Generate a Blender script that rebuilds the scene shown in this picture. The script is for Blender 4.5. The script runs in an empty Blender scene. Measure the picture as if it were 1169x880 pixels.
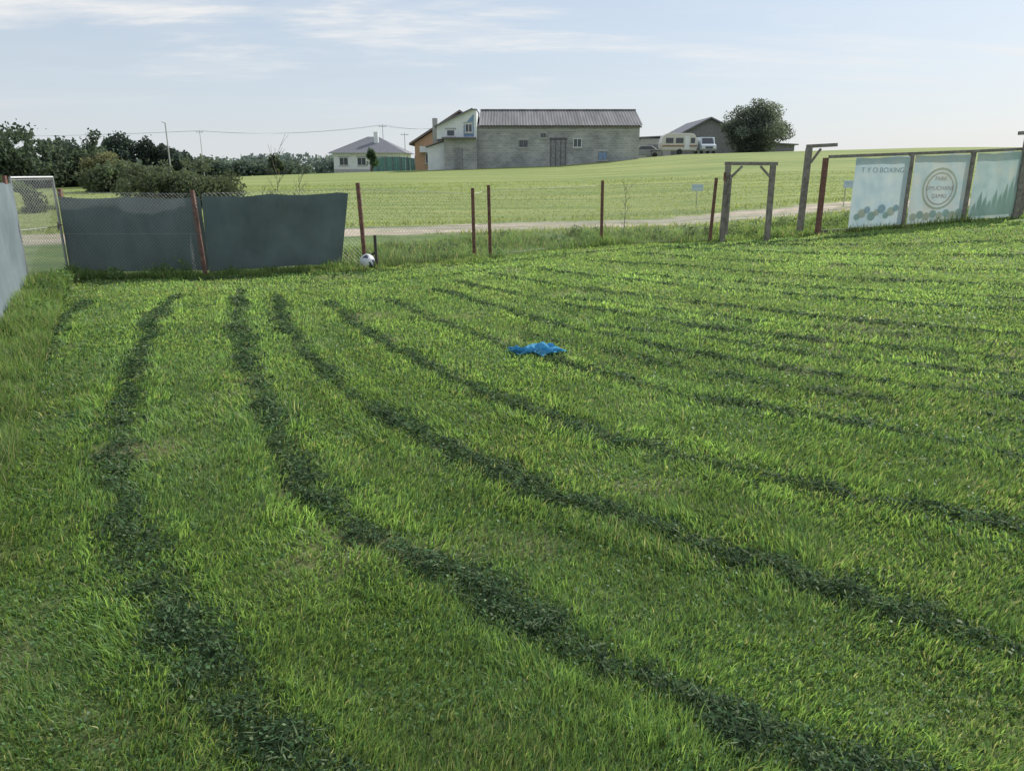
import bpy, math, numpy as np
from mathutils import Vector
rng=np.random.default_rng(7)
D=bpy.data; SC=bpy.context.scene; COL=SC.collection
SC.view_settings.view_transform='Standard'; SC.view_settings.look='None'; SC.view_settings.exposure=0

# ------------------------------------------------------------------ terrain
def sm(t):
    t=np.clip(t,0,1); return t*t*(3-2*t)
def vnoise(x,y,seed=0):
    x=np.asarray(x,float);y=np.asarray(y,float)
    xi=np.floor(x);yi=np.floor(y);fx=x-xi;fy=y-yi
    fx=fx*fx*(3-2*fx);fy=fy*fy*(3-2*fy)
    def h(a,b):
        v=np.sin(a*127.1+b*311.7+seed*74.7)*43758.5453
        return v-np.floor(v)
    return (h(xi,yi)*(1-fx)+h(xi+1,yi)*fx)*(1-fy)+(h(xi,yi+1)*(1-fx)+h(xi+1,yi+1)*fx)*fy
def fbm(x,y,seed=0,o=3):
    s=0;a=.5
    for i in range(o):
        s=s+a*vnoise(x*2**i,y*2**i,seed+i);a*=.5
    return s/(1-.5**o)

# windrows of clippings: (strength, width, path)
WR=[(1.0,.085,[(-6.1,10.4),(-5.5,8.88),(-4.79,7.13),(-3.98,5.46),(-3.3,4.0),(-2.75,2.6),(-2.4,1.4)]),
 (.95,.085,[(-5.0,10.9),(-4.73,9.76),(-3.46,6.48),(-2.8,4.87),(-2.32,3.99),(-1.92,3.35),(-1.44,2.67),(-1.08,2.24),(-.73,1.92),(-.1,1.4)]),
 (1.0,.085,[(-4.2,11.4),(-3.7,9.76),(-2.52,6.79),(-1.87,5.25),(-1.2,3.99),(-.68,3.35),(-.25,2.94),(.38,2.34),(.72,2.07),(1.0,1.89),(1.7,1.4)]),
 (.95,.065,[(-3.5,10.9),(-2.94,9.16),(-2.13,7.31),(-1.33,5.81),(-.64,4.87),(-.13,4.25),(.46,3.7),(.94,3.31),(1.43,2.91),(1.97,2.44),(2.9,1.6)]),
 (.85,.058,[(-2.6,10.4),(-2.0,8.99),(-1.19,7.51),(-.5,6.34),(.17,5.46),(.71,4.87),(1.21,4.39),(1.64,4.05),(2.64,3.44),(4.2,2.6)]),
 (.8,.065,[(-1.8,10.6),(-1.04,9.16),(-.23,7.83),(.55,6.79),(1.23,6.01),(1.81,5.46),(2.62,5.02),(3.27,4.39),(5,3.5)]),
 (.65,.06,[(.1,8.2),(.85,7.4),(1.8,6.45),(2.9,5.7),(4.2,5.0)]),
 (.85,.075,[(-1.2,11.5),(-.3,10.1),(.38,8.88),(1.11,7.92),(2.29,6.79),(3.2,6.25),(4.21,5.81),(6.5,4.9)]),
 (.65,.065,[(1.0,8.7),(2.3,7.7),(3.5,6.9),(4.8,6.4)]),
 (.85,.08,[(-.9,12.3),(.44,10.47),(1.31,9.45),(2.2,8.47),(3.83,7.58),(5.04,7.06),(8,6)]),
 (.65,.07,[(.9,10.7),(2.3,9.3),(3.7,8.5),(5.5,7.6)]),
 (.85,.085,[(-.4,13.3),(.78,11.84),(2.2,10.44),(3.58,9.45),(5.76,8.14),(9,7)]),
 (.85,.095,[(.2,14.3),(1.73,12.63),(4.08,10.82),(6.71,9.57),(11,8.2)]),
 (.7,.09,[(2.2,13.2),(4.2,11.9),(7.0,10.6),(11,9.3)]),
 (.8,.10,[(1.5,15.5),(3.0,14.43),(5.62,12.63),(8.1,11.66),(13,10.4)]),
 (.8,.11,[(2.8,16.7),(5.2,14.9),(8.2,13.5),(14,11.9)]),
 (.75,.12,[(4.0,17.9),(6.8,16.2),(10,14.9),(16,13.2)]),
 (.7,.13,[(5.6,18.5),(8.6,17.4),(12,16.6),(16,15.7)]),
 (.55,.12,[(-5.5,12.6),(-2.9,13.1),(-.6,14.9),(2.3,17.6),(5,18.6),(9,19.4),(14,20.6)]),
 (.4,.08,[(-4.6,12.0),(-2.6,12.2),(-1.2,13.0),(.3,14.6)]),
]
FENCE=[(-7.75,13.1),(-5.47,13.4),(-2.78,14.16),(-.8,15.9),(-.47,16.3),(2.24,18.8),(5.13,19.5),(8.4,20.6),(10.8,21.0),(12.7,21.4),(14.8,22.0),(22,23.5)]
FX=[p[0] for p in FENCE];FY=[p[1] for p in FENCE]
LF=[(-2.0,1.0),(-3.1,3.0),(-4.7,6.0),(-6.3,9.0),(-7.87,12.0),(-7.8,13.2)]
ROAD=[(-60,15),(-30,17),(-12,20.8),(-3.6,23.4),(3.6,26.8),(10.5,29.2),(20,31.5),(40,35),(80,44)]
def pdist(x,y,pl):
    x=np.asarray(x,float);y=np.asarray(y,float)
    d=np.full(x.shape,1e9)
    for (ax,ay),(bx,by) in zip(pl[:-1],pl[1:]):
        vx,vy=bx-ax,by-ay;L=vx*vx+vy*vy
        t=np.clip(((x-ax)*vx+(y-ay)*vy)/L,0,1)
        d=np.minimum(d,np.hypot(x-ax-t*vx,y-ay-t*vy))
    return d
def smooth_pl(pl):
    for _ in range(2):
        q=[pl[0]]
        for a,b in zip(pl[:-1],pl[1:]):
            q+= [(a[0]*.75+b[0]*.25,a[1]*.75+b[1]*.25),(a[0]*.25+b[0]*.75,a[1]*.25+b[1]*.75)]
        q.append(pl[-1]);pl=q
    return pl
GX0,GX1,GY0,GY1,GS=-10,16,0,21,.035
gx=np.arange(GX0,GX1,GS);gy=np.arange(GY0,GY1,GS);GXX,GYY=np.meshgrid(gx,gy)
wob=(fbm(GXX*1.6,GYY*1.6,5)-.5)*.16+(fbm(GXX*7,GYY*7,15)-.5)*.18
wob2=(fbm(GXX*1.6,GYY*1.6,6)-.5)*.16+(fbm(GXX*7,GYY*7,16)-.5)*.18
windrow=np.zeros_like(GXX);band=np.zeros_like(GXX);best=np.full(GXX.shape,1e9);edge_l=np.zeros_like(GXX);loose=np.zeros_like(GXX)
cl4=fbm(GXX*5,GYY*5,41);cl9=fbm(GXX*11,GYY*11,42)
for i,(st,wd0,w) in enumerate(WR):
    d=pdist(GXX+wob,GYY+wob2,smooth_pl(w))
    wd=wd0*np.clip(1+1.9*(fbm(GXX*1.3,GYY*1.3,20+i)-.5),.35,2)
    v=st*np.exp(-(d/wd)**2*.75)*(.12+1.5*cl4)*(.5+.95*cl9)
    sc=st*np.exp(-(d/.26)**2)*sm((cl4-.56)/.12)*.5
    windrow=np.maximum(windrow,np.maximum(v,sc))
    loose=np.maximum(loose,st*np.exp(-(d/.27)**2))
    edge_l=np.maximum(edge_l,st*np.exp(-((d-.20)/.09)**2))
    band=np.where(d<best,((i*37)%11)/5-1,band);best=np.minimum(best,d)
windrow=np.clip(windrow,0,1.1)
def gs(G,x,y):
    i=np.clip(((np.asarray(x)-GX0)/GS).astype(int),0,G.shape[1]-1)
    j=np.clip(((np.asarray(y)-GY0)/GS).astype(int),0,G.shape[0]-1)
    ok=(x>GX0)&(x<GX1)&(y>GY0)&(y<GY1)
    return np.where(ok,G[j,i],0)
def wr(x,y):return gs(windrow,x,y)
AX=[-400,-120,-60,-30,5,20,50,80,400];AZ=[-2.5,-1.5,-.2,1.2,2.35,3.6,4.4,4.2,4]
def H(x,y):
    x=np.asarray(x,float);y=np.asarray(y,float)
    A=np.interp(x,AX,AZ)
    t=np.clip((y-29)/58,0,1); s=.82*t+.18*sm(t)
    s=np.where(y>105,1-.9*sm((y-105)/150),s)
    z=A*s+.45*sm((x-5)/10)*sm((y-8)/12)*(1-sm((y-30)/20))
    z=z+.06*(fbm(x*.5,y*.5,3)-.5)*(np.abs(y)<40)
    z=z+.012*wr(x,y)
    return z
def inlawn(x,y):
    yf=np.interp(x,FX,FY); xl=np.interp(y,[p[1] for p in LF],[p[0] for p in LF])
    return (y<yf-.15)&(x>xl+.05)

# ------------------------------------------------------------------ materials
MATS={}
def nmat(name):
    m=D.materials.new(name);m.use_nodes=True;nt=m.node_tree
    return m,nt,nt.nodes["Principled BSDF"],nt.nodes,nt.links
def mat(name,col,rough=.8,var=.15,scale=4,bump=0,metal=0,obj=True):
    if name in MATS:return MATS[name]
    m,nt,b,N,L=nmat(name)
    tc=N.new("ShaderNodeTexCoord");no=N.new("ShaderNodeTexNoise");no.inputs["Scale"].default_value=scale;no.inputs["Detail"].default_value=6
    L.new(tc.outputs["Object"],no.inputs["Vector"])
    r=N.new("ShaderNodeValToRGB");c=np.array(col)
    r.color_ramp.elements[0].position=.3;r.color_ramp.elements[1].position=.7
    r.color_ramp.elements[0].color=(*(c*(1-var)),1);r.color_ramp.elements[1].color=(*np.clip(c*(1+var),0,1),1)
    L.new(no.outputs[0],r.inputs[0]);L.new(r.outputs[0],b.inputs["Base Color"])
    b.inputs["Roughness"].default_value=rough;b.inputs["Metallic"].default_value=metal
    if bump:
        bp=N.new("ShaderNodeBump");bp.inputs["Strength"].default_value=bump;bp.inputs["Distance"].default_value=.02
        L.new(no.outputs[0],bp.inputs["Height"]);L.new(bp.outputs[0],b.inputs["Normal"])
    MATS[name]=m;return m
def leafmat(name,trans=.45,gloss=.5,rough=.5,tint=(1.5,1.45,.7)):
    m,nt,b,N,L=nmat(name)
    a=N.new("ShaderNodeAttribute");a.attribute_name="col"
    b.inputs["Roughness"].default_value=rough;b.inputs["Specular IOR Level"].default_value=gloss
    L.new(a.outputs["Color"],b.inputs["Base Color"])
    tr=N.new("ShaderNodeBsdfTranslucent")
    hs=N.new("ShaderNodeMixRGB");hs.blend_type='MULTIPLY';hs.inputs[0].default_value=1;hs.inputs[2].default_value=(*tint,1)
    L.new(a.outputs["Color"],hs.inputs[1]);L.new(hs.outputs[0],tr.inputs["Color"])
    mx=N.new("ShaderNodeMixShader");mx.inputs[0].default_value=trans
    L.new(b.outputs[0],mx.inputs[1]);L.new(tr.outputs[0],mx.inputs[2]);L.new(mx.outputs[0],N["Material Output"].inputs[0])
    return m
def clothmat(name,col,trans=.3,weave=120,var=.12,wire=False):
    m,nt,b,N,L=nmat(name)
    tc=N.new("ShaderNodeTexCoord");no=N.new("ShaderNodeTexNoise");no.inputs["Scale"].default_value=1.6;no.inputs["Detail"].default_value=8
    L.new(tc.outputs["Object"],no.inputs["Vector"])
    r=N.new("ShaderNodeValToRGB");c=np.array(col)
    r.color_ramp.elements[0].position=.3;r.color_ramp.elements[1].position=.7
    r.color_ramp.elements[0].color=(*(c*(1-var)),1);r.color_ramp.elements[1].color=(*np.clip(c*(1+var),0,1),1)
    L.new(no.outputs[0],r.inputs[0]);L.new(r.outputs[0],b.inputs["Base Color"]);b.inputs["Roughness"].default_value=.85
    b.inputs["Specular IOR Level"].default_value=.25
    n2=N.new("ShaderNodeTexNoise");n2.inputs["Scale"].default_value=weave;L.new(tc.outputs["Object"],n2.inputs["Vector"])
    bp=N.new("ShaderNodeBump");bp.inputs["Strength"].default_value=.3;bp.inputs["Distance"].default_value=.01
    L.new(n2.outputs[0],bp.inputs["Height"]);L.new(bp.outputs[0],b.inputs["Normal"])
    tr=N.new("ShaderNodeBsdfTranslucent");L.new(r.outputs[0],tr.inputs["Color"])
    mx=N.new("ShaderNodeMixShader");mx.inputs[0].default_value=trans
    L.new(b.outputs[0],mx.inputs[1]);L.new(tr.outputs[0],mx.inputs[2]);L.new(mx.outputs[0],N["Material Output"].inputs[0])
    return m
# ------------------------------------------------------------------ mesh helpers
def npmesh(name,co,idx,tot,m,col=None,parent=None,smooth=False):
    me=D.meshes.new(name);co=np.asarray(co,np.float32)
    if parent is not None: co=co-np.array(parent.location,np.float32)
    me.vertices.add(len(co));me.vertices.foreach_set("co",co.ravel())
    idx=np.asarray(idx,np.int32).ravel();tot=np.asarray(tot,np.int32)
    me.loops.add(len(idx));me.loops.foreach_set("vertex_index",idx)
    me.polygons.add(len(tot));st=np.concatenate([[0],np.cumsum(tot)[:-1]]).astype(np.int32)
    me.polygons.foreach_set("loop_start",st)
    if smooth: me.polygons.foreach_set("use_smooth",np.ones(len(tot),bool))
    me.update(calc_edges=True)
    if col is not None:
        a=me.color_attributes.new("col",'FLOAT_COLOR','POINT')
        c=np.ones((len(co),4),np.float32);c[:,:3]=col;a.data.foreach_set("color",c.ravel())
    o=D.objects.new(name,me);COL.objects.link(o);me.materials.append(m)
    if parent is not None:o.parent=parent
    return o
def empty(name,loc):
    o=D.objects.new(name,None);o.location=loc;COL.objects.link(o);o.empty_display_size=.2;return o
def poly(name,verts,faces,m,parent=None,bevel=0,smooth=False):
    me=D.meshes.new(name);off=Vector(parent.location) if parent else Vector((0,0,0))
    me.from_pydata([tuple(Vector(v)-off) for v in verts],[],faces);me.update()
    o=D.objects.new(name,me);COL.objects.link(o);me.materials.append(m)
    if parent:o.parent=parent
    if bevel:
        b=o.modifiers.new("b",'BEVEL');b.width=bevel;b.segments=2
    if smooth:
        for p in me.polygons:p.use_smooth=True
    return o
BF=[(0,3,2,1),(4,5,6,7),(0,1,5,4),(1,2,6,5),(2,3,7,6),(3,0,4,7)]
def box(name,x0,x1,y0,y1,z0,z1,m,parent=None,bevel=0):
    return poly(name,[(x0,y0,z0),(x1,y0,z0),(x1,y1,z0),(x0,y1,z0),(x0,y0,z1),(x1,y0,z1),(x1,y1,z1),(x0,y1,z1)],BF,m,parent,bevel)
class MB:
    def __init__(s):s.v=[];s.f=[]
    def tube(s,p0,p1,r0,r1=None,n=8,cap=True):
        r1=r0 if r1 is None else r1
        p0=Vector(p0);p1=Vector(p1);d=(p1-p0).normalized()
        a=d.orthogonal().normalized();b=d.cross(a);k=len(s.v)
        for p,r in((p0,r0),(p1,r1)):
            for i in range(n):
                t=2*math.pi*i/n+math.pi/4;s.v.append(tuple(p+a*r*math.cos(t)+b*r*math.sin(t)))
        for i in range(n):
            j=(i+1)%n;s.f.append((k+i,k+j,k+n+j,k+n+i))
        if cap:
            s.f.append(tuple(k+i for i in range(n))[::-1]);s.f.append(tuple(k+n+i for i in range(n)))
    def box(s,x0,x1,y0,y1,z0,z1):
        k=len(s.v);s.v+=[(x0,y0,z0),(x1,y0,z0),(x1,y1,z0),(x0,y1,z0),(x0,y0,z1),(x1,y0,z1),(x1,y1,z1),(x0,y1,z1)]
        s.f+=[tuple(k+i for i in f) for f in BF]
    def beam(s,p0,p1,w,h):
        p0=Vector(p0);p1=Vector(p1);d=(p1-p0).normalized()
        up=Vector((0,0,1)) if abs(d.z)<.9 else Vector((0,1,0))
        a=d.cross(up).normalized();b=a.cross(d);k=len(s.v)
        for p in(p0,p1):
            for sa,sb in((-1,-1),(1,-1),(1,1),(-1,1)):s.v.append(tuple(p+a*sa*w/2+b*sb*h/2))
        s.f+=[tuple(k+i for i in f) for f in BF]
    def make(s,name,m,parent=None,bevel=0,smooth=False):return poly(name,s.v,s.f,m,parent,bevel,smooth)

# ------------------------------------------------------------------ ground sheet
def axis(a,b,st,far0,far1,n):
    mid=np.arange(a,b,st)
    lo=a-np.geomspace(st,a-far0,n)[::-1];hi=b+np.geomspace(st,far1-b,n)
    return np.concatenate([lo,mid,hi])
xs=axis(-13,19,.1,-900,900,75);ys=axis(-2,31,.1,-300,1500,85)
X,Y=np.meshgrid(xs,ys);Z=H(X,Y)
nx,ny=len(xs),len(ys)
yf=np.interp(X,FX,FY)
C=np.zeros(X.shape+(3,))
n1=fbm(X*.8,Y*.8,11);n2=fbm(X*5,Y*5,12)
C[:]=np.array([.10,.14,.05])
lawn=inlawn(X,Y)
C=C*(.75+.5*n1[...,None])
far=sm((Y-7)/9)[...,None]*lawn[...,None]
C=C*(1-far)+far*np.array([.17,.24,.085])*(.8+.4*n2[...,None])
w_=wr(X,Y)[...,None]
C=C*(1-.5*np.clip(w_,0,1))
field=sm((Y-yf-6)/4)[...,None]
C=C*(1-field)+field*np.array([.26,.305,.11])
verge=((Y>yf-.1))[...,None]*(1-field)
C=C*(1-verge)+verge*np.array([.15,.205,.075])*(.7+.6*n2[...,None])
rd=pdist(X,Y,ROAD)+(fbm(X*.9,Y*.9,31)-.5)*1.5+(fbm(X*4,Y*4,37)-.5)*.5
rw=sm((1.85-rd)/.6)[...,None]
C=C*(1-rw)+rw*np.array([.43,.37,.30])*(.7+.6*fbm(X*3,Y*3,33)[...,None])
gm_=(np.exp(-(rd/.35)**2)*(fbm(X*1.2,Y*1.2,35)>.45))[...,None]*.5
C=C*(1-gm_)+gm_*np.array([.2,.24,.11])
ba=sm((fbm(X*1.5,Y*1.5,50)-.66)/.1)[...,None]*lawn[...,None]*.6
C=C*(1-ba)+ba*np.array([.20,.18,.10])
co=np.stack([X,Y,Z],-1).reshape(-1,3)
i0=(np.arange(ny-1)[:,None]*nx+np.arange(nx-1)[None]).ravel()
F=np.stack([i0,i0+1,i0+nx+1,i0+nx],1)
m,nt,b,N,L=nmat("ground_turf")
a=N.new("ShaderNodeAttribute");a.attribute_name="col"
geo=N.new("ShaderNodeNewGeometry")
mp=N.new("ShaderNodeMapping");mp.inputs["Scale"].default_value=(.12,1.6,0);mp.inputs["Rotation"].default_value=(0,0,math.radians(9))
L.new(geo.outputs["Position"],mp.inputs[0])
no=N.new("ShaderNodeTexNoise");no.inputs["Scale"].default_value=.55;no.inputs["Detail"].default_value=7;no.inputs["Roughness"].default_value=.65;L.new(mp.outputs[0],no.inputs["Vector"])
nf=N.new("ShaderNodeTexNoise");nf.inputs["Scale"].default_value=9;nf.inputs["Detail"].default_value=6;nf.inputs["Roughness"].default_value=.75;L.new(geo.outputs["Position"],nf.inputs["Vector"])
def ramp(src,p0,c0,p1,c1):
    r=N.new("ShaderNodeValToRGB");r.color_ramp.elements[0].position=p0;r.color_ramp.elements[1].position=p1
    r.color_ramp.elements[0].color=c0;r.color_ramp.elements[1].color=c1;L.new(src,r.inputs[0]);return r
def mul(x,y,f=1):
    q=N.new("ShaderNodeMixRGB");q.blend_type='MULTIPLY';q.inputs[0].default_value=f;L.new(x,q.inputs[1]);L.new(y,q.inputs[2]);return q
r1=ramp(no.outputs[0],.38,(.66,.76,.72,1),.62,(1.2,1.12,1.15,1))
r2=ramp(nf.outputs[0],.3,(.7,.74,.7,1),.7,(1.25,1.25,1.2,1))
q=mul(mul(a.outputs["Color"],r1.outputs[0]).outputs[0],r2.outputs[0])
L.new(q.outputs[0],b.inputs["Base Color"]);b.inputs["Roughness"].default_value=.95;b.inputs["Specular IOR Level"].default_value=.15
bp=N.new("ShaderNodeBump");bp.inputs["Strength"].default_value=.6;bp.inputs["Distance"].default_value=.03;L.new(nf.outputs[0],bp.inputs["Height"]);L.new(bp.outputs[0],b.inputs["Normal"])
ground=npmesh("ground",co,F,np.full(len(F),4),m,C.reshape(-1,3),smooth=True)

# ------------------------------------------------------------------ blades
GRASS=leafmat("grass_blade",.48,.35,.5,(1.6,1.5,.95))
def blades(name,px,py,h,w,lean,col,m=GRASS,root=.6,ldir=None):
    n=len(px);th=rng.uniform(0,2*math.pi,n);la=rng.uniform(0,2*math.pi,n)
    if ldir is not None: la=ldir+rng.normal(0,1.0,n)
    pz=H(px,py)-.005
    wx,wy=np.cos(th)*w/2,np.sin(th)*w/2
    lx,ly=np.cos(la)*lean*h,np.sin(la)*lean*h
    V=np.zeros((n,5,3),np.float32)
    hz=h*np.sqrt(np.clip(1-np.clip(lean,0,.97)**2*.8,.05,1))
    V[:,0]=np.stack([px-wx,py-wy,pz],1);V[:,1]=np.stack([px+wx,py+wy,pz],1)
    mx,my,mz=px+lx*.35,py+ly*.35,pz+hz*.6
    V[:,2]=np.stack([mx+wx*.8,my+wy*.8,mz],1);V[:,3]=np.stack([mx-wx*.8,my-wy*.8,mz],1)
    V[:,4]=np.stack([px+lx,py+ly,pz+hz],1)
    k=np.arange(n)[:,None]*5
    idx=np.concatenate([k+np.array([[0,1,2,3]]),k+np.array([[3,2,4]])],1)
    tot=np.tile([4,3],n)
    cc=np.repeat(col[:,None,:],5,1).astype(np.float32)
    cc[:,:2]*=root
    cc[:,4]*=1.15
    return npmesh(name,V.reshape(-1,3),idx,tot,m,cc.reshape(-1,3))
def polar(n,r0,r1,p,a0=-50,a1=48):
    u=rng.random(n);q=2-p
    r=(r0**q+u*(r1**q-r0**q))**(1/q);a=np.radians(rng.uniform(a0,a1,n))
    return r*np.sin(a),r*np.cos(a),r
def blade_cols(n,px,py):
    base=np.array([.162,.262,.078])
    v=rng.normal(1,.24,n)[:,None];c=base*np.clip(v,.5,1.7)
    g=fbm(px*.7,py*.7,61)[:,None];g2=fbm(px*3.3,py*3.3,63)[:,None]
    c=c*(.5+.5*g+.55*g2)
    c=c*(1+.12*gs(band,px,py)+.30*gs(edge_l,px,py))[:,None]
    far=sm((py-4)/9)[:,None];c=c*(1+.30*far)+far*np.array([.05,.045,.035])  # far blades coloured paler, imitating grazing backlight and haze
    yel=(rng.random(n)<.06+.12*(fbm(px*1.1,py*1.1,66)>.6))[:,None]
    c=np.where(yel,np.array([.31,.33,.17])*v,c)
    blu=(rng.random(n)<.18)[:,None]
    c=np.where(blu,np.array([.085,.185,.07])*v,c)
    return c
px,py,r=polar(700000,1.2,25,1.55)
k=inlawn(px,py);px,py,r=px[k],py[k],r[k]
w_=wr(px,py);bare=sm((fbm(px*1.5,py*1.5,50)-.64)/.1)*.45
k=rng.random(len(px))>np.clip(w_*.7+bare,0,.8)
px,py,r,w_=px[k],py[k],r[k],w_[k]
n=len(px)
g=fbm(px*2.3,py*2.3,71);g5=fbm(px*6,py*6,73);e_=gs(edge_l,px,py)
h=(.024+.032*rng.random(n))*(.35+.8*g+.55*g5)*(1-.35*np.clip(w_,0,1))*(1+.45*e_)
h=np.where(rng.random(n)<.03,h*1.7,h)
wd=.0036*np.clip(r/2,.8,20)**.85*rng.uniform(.6,1.4,n)
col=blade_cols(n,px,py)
ld=fbm(px*.9,py*.9,77)*12
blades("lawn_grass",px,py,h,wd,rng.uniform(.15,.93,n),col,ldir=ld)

CLIP=leafmat("clippings_leaf",.38,.14,.65,(1.25,1.3,.9))
def flakes(name,px,py,pz,size,asp,col,m,tilt=.6):
    n=len(px);th=rng.uniform(0,2*math.pi,n)
    d=np.stack([np.cos(th),np.sin(th),rng.normal(0,tilt,n)],1);d/=np.linalg.norm(d,axis=1)[:,None]
    q=np.stack([-np.sin(th),np.cos(th),rng.normal(0,tilt,n)],1);q-=d*(q*d).sum(1)[:,None];q/=np.linalg.norm(q,axis=1)[:,None]
    c=np.stack([px,py,pz],1);L_=(size/2)[:,None];Wd=(size*asp/2)[:,None]
    V=np.stack([c-d*L_,c+q*Wd,c+d*L_,c-q*Wd],1)
    k=np.arange(n)[:,None]*4;idx=k+np.array([[0,1,2,3]])
    return npmesh(name,V.reshape(-1,3),idx,np.full(n,4),m,np.repeat(col[:,None,:],4,1).reshape(-1,3))
px,py,r=polar(1500000,1.2,22,1.5)
w_=wr(px,py);lo=gs(loose,px,py);k=inlawn(px,py)&(rng.random(len(px))<np.clip(w_,0,1)**1.3*.7+.04*lo+.008);px,py,r,w_=px[k],py[k],r[k],w_[k];n=len(px)
pz=H(px,py)+rng.random(n)**.8*(.018+.022*np.clip(w_,0,1))+.003
long=rng.random(n)<.5
asp=np.where(long,.10,.75);size=np.where(long,.05,.017)*rng.uniform(.5,1.5,n)*np.clip(r/3,.75,20)**.55
base=np.array([.064,.12,.055])*rng.normal(1,.38,n).clip(.3,2)[:,None]*(.7+.7*fbm(px*6,py*6,88))[:,None]
lt=(rng.random(n)<.24)[:,None];base=np.where(lt,np.array([.18,.235,.125])*rng.uniform(.5,1.3,n)[:,None],base)
dk=(rng.random(n)<.2)[:,None];base=np.where(dk,np.array([.026,.05,.028]),base)
flakes("grass_clippings",px,py,pz,size,asp,base,CLIP,.6)
print("clip",n)
px,py,r=polar(60000,1.2,14,1.5);k=inlawn(px,py)&(fbm(px*1.2,py*1.2,91)>.5);px,py,r=px[k],py[k],r[k];n=len(px)
flakes("clover_patch",px,py,H(px,py)+rng.uniform(.012,.035,n),.015*rng.uniform(.7,1.4,n)*np.clip(r/3,.8,20)**.6,np.full(n,.8),np.array([.10,.20,.07])*rng.normal(1,.2,n)[:,None],GRASS,.6)

def strip(pl,n,w0,w1):
    seg=np.array(pl);dl=np.hypot(*np.diff(seg,axis=0).T);cu=np.concatenate([[0],np.cumsum(dl)])
    s=rng.random(n)*cu[-1];i=np.clip(np.searchsorted(cu,s)-1,0,len(dl)-1);t=(s-cu[i])/dl[i]
    p=seg[i]+(seg[i+1]-seg[i])*t[:,None];d=(seg[i+1]-seg[i])/dl[i][:,None]
    o=rng.uniform(w0,w1,n)
    return p[:,0]-d[:,1]*o,p[:,1]+d[:,0]*o
PX,PY=[],[];HH=[]
x,y=strip(LF,30000,-.6,.0);PX.append(x);PY.append(y);HH.append(.04+.22*rng.random(len(x))*(fbm(x*1.8,y*1.8,3)*2.2-.4).clip(.1,2))
x,y=strip(FENCE[:4],18000,-.6,.2);PX.append(x);PY.append(y);HH.append((.05+.2*rng.random(len(x)))*(fbm(x*1.8,y*1.8,4)*2-.3).clip(.2,2))
x,y=strip(FENCE[2:],60000,-.25,3.2);PX.append(x);PY.append(y);HH.append((.05+.28*rng.random(len(x)))*(fbm(x*.8,y*.8,5)*2-.4).clip(.25,2))
px,py=np.concatenate(PX),np.concatenate(PY);h=np.concatenate(HH);n=len(px)
k=pdist(px,py,ROAD)>1.9;px,py,h=px[k],py[k],h[k];n=len(px)
c=np.array([.155,.25,.085])*rng.normal(1,.22,n).clip(.5,1.6)[:,None]*(.6+.8*fbm(px*1.5,py*1.5,6)[:,None]);ye=(rng.random(n)<.12)[:,None];c=np.where(ye,np.array([.34,.33,.19]),c)
blades("verge_grass",px,py,h,.009*rng.uniform(.6,1.5,n)*np.clip(np.hypot(px,py)/12,.6,3),rng.uniform(.1,.8,n),c)
px=rng.uniform(-30,34,80000);py=22+34*rng.random(80000)**1.5
k=(py>np.interp(px,FX,FY)+2.5)&(pdist(px,py,ROAD)>1.7);px,py=px[k],py[k];n=len(px)
h=(.03+.05*rng.random(n))*(1+2.5*np.exp(-((pdist(px,py,ROAD)-2.4)/.6)**2))
c=np.array([.245,.305,.11])*rng.normal(1,.12,n).clip(.5,1.6)[:,None]*(.65+.7*fbm(px*.10,py*1.0,8)[:,None])
blades("meadow_grass",px,py,h,.03*rng.uniform(.6,1.4,n)*py/30,rng.uniform(.3,.9,n),c,root=.8)

# ------------------------------------------------------------------ fences
rust=mat("rusty_steel",(.17,.085,.065),.85,.4,14,.4)
galv=mat("galvanised_steel",(.33,.34,.34),.5,.15,20,0,.6)
wood=mat("weathered_wood",(.22,.20,.175),.9,.35,9,.5)
def hz(x,y):return float(H(np.array([x]),np.array([y]))[0])
def post(mb,x,y,top,r=.03,lean=(0,0)):
    mb.beam((x,y,hz(x,y)-.2),(x+lean[0],y+lean[1],top),r*2,r*2)
def drape(name,p0,p1,zb0,zb1,zt0,zt1,m,parent,amp=.03,nx=90,nz=24,seed=0,skew=0):
    p0=np.array(p0);p1=np.array(p1);L_=np.linalg.norm(p1-p0);d=(p1-p0)/L_;nrm=np.array([-d[1],d[0]])
    S,T=np.meshgrid(np.linspace(0,1,nx),np.linspace(0,1,nz))
    off=amp*(np.sin(S*L_*3.1+T*1.5+seed)*.5+(fbm(S*L_*2.5,T*2.0+S*2,seed+2)-.5)*2.2+.6*np.abs(np.sin(S*L_*5+T*3+seed))*(fbm(S*L_*6,T*3,seed+8)))
    s2=S-skew*(1-T)*(S**6)/L_
    x=p0[0]+(p1[0]-p0[0])*s2+nrm[0]*off;y=p0[1]+(p1[1]-p0[1])*s2+nrm[1]*off
    zt=zt0+(zt1-zt0)*S-.035*np.abs(np.sin(S*L_*math.pi/1.15))
    zb=zb0+(zb1-zb0)*S+.03*fbm(S*L_*2,S*0,seed+9)
    z=zb+(zt-zb)*T+ .015*(fbm(S*L_*4,T*4,seed+5)-.5)
    i0=(np.arange(nz-1)[:,None]*nx+np.arange(nx-1)[None]).ravel()
    return npmesh(name,np.stack([x,y,z],-1).reshape(-1,3),np.stack([i0,i0+1,i0+nx+1,i0+nx],1),np.full(len(i0),4),m,None,parent,True)
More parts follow.
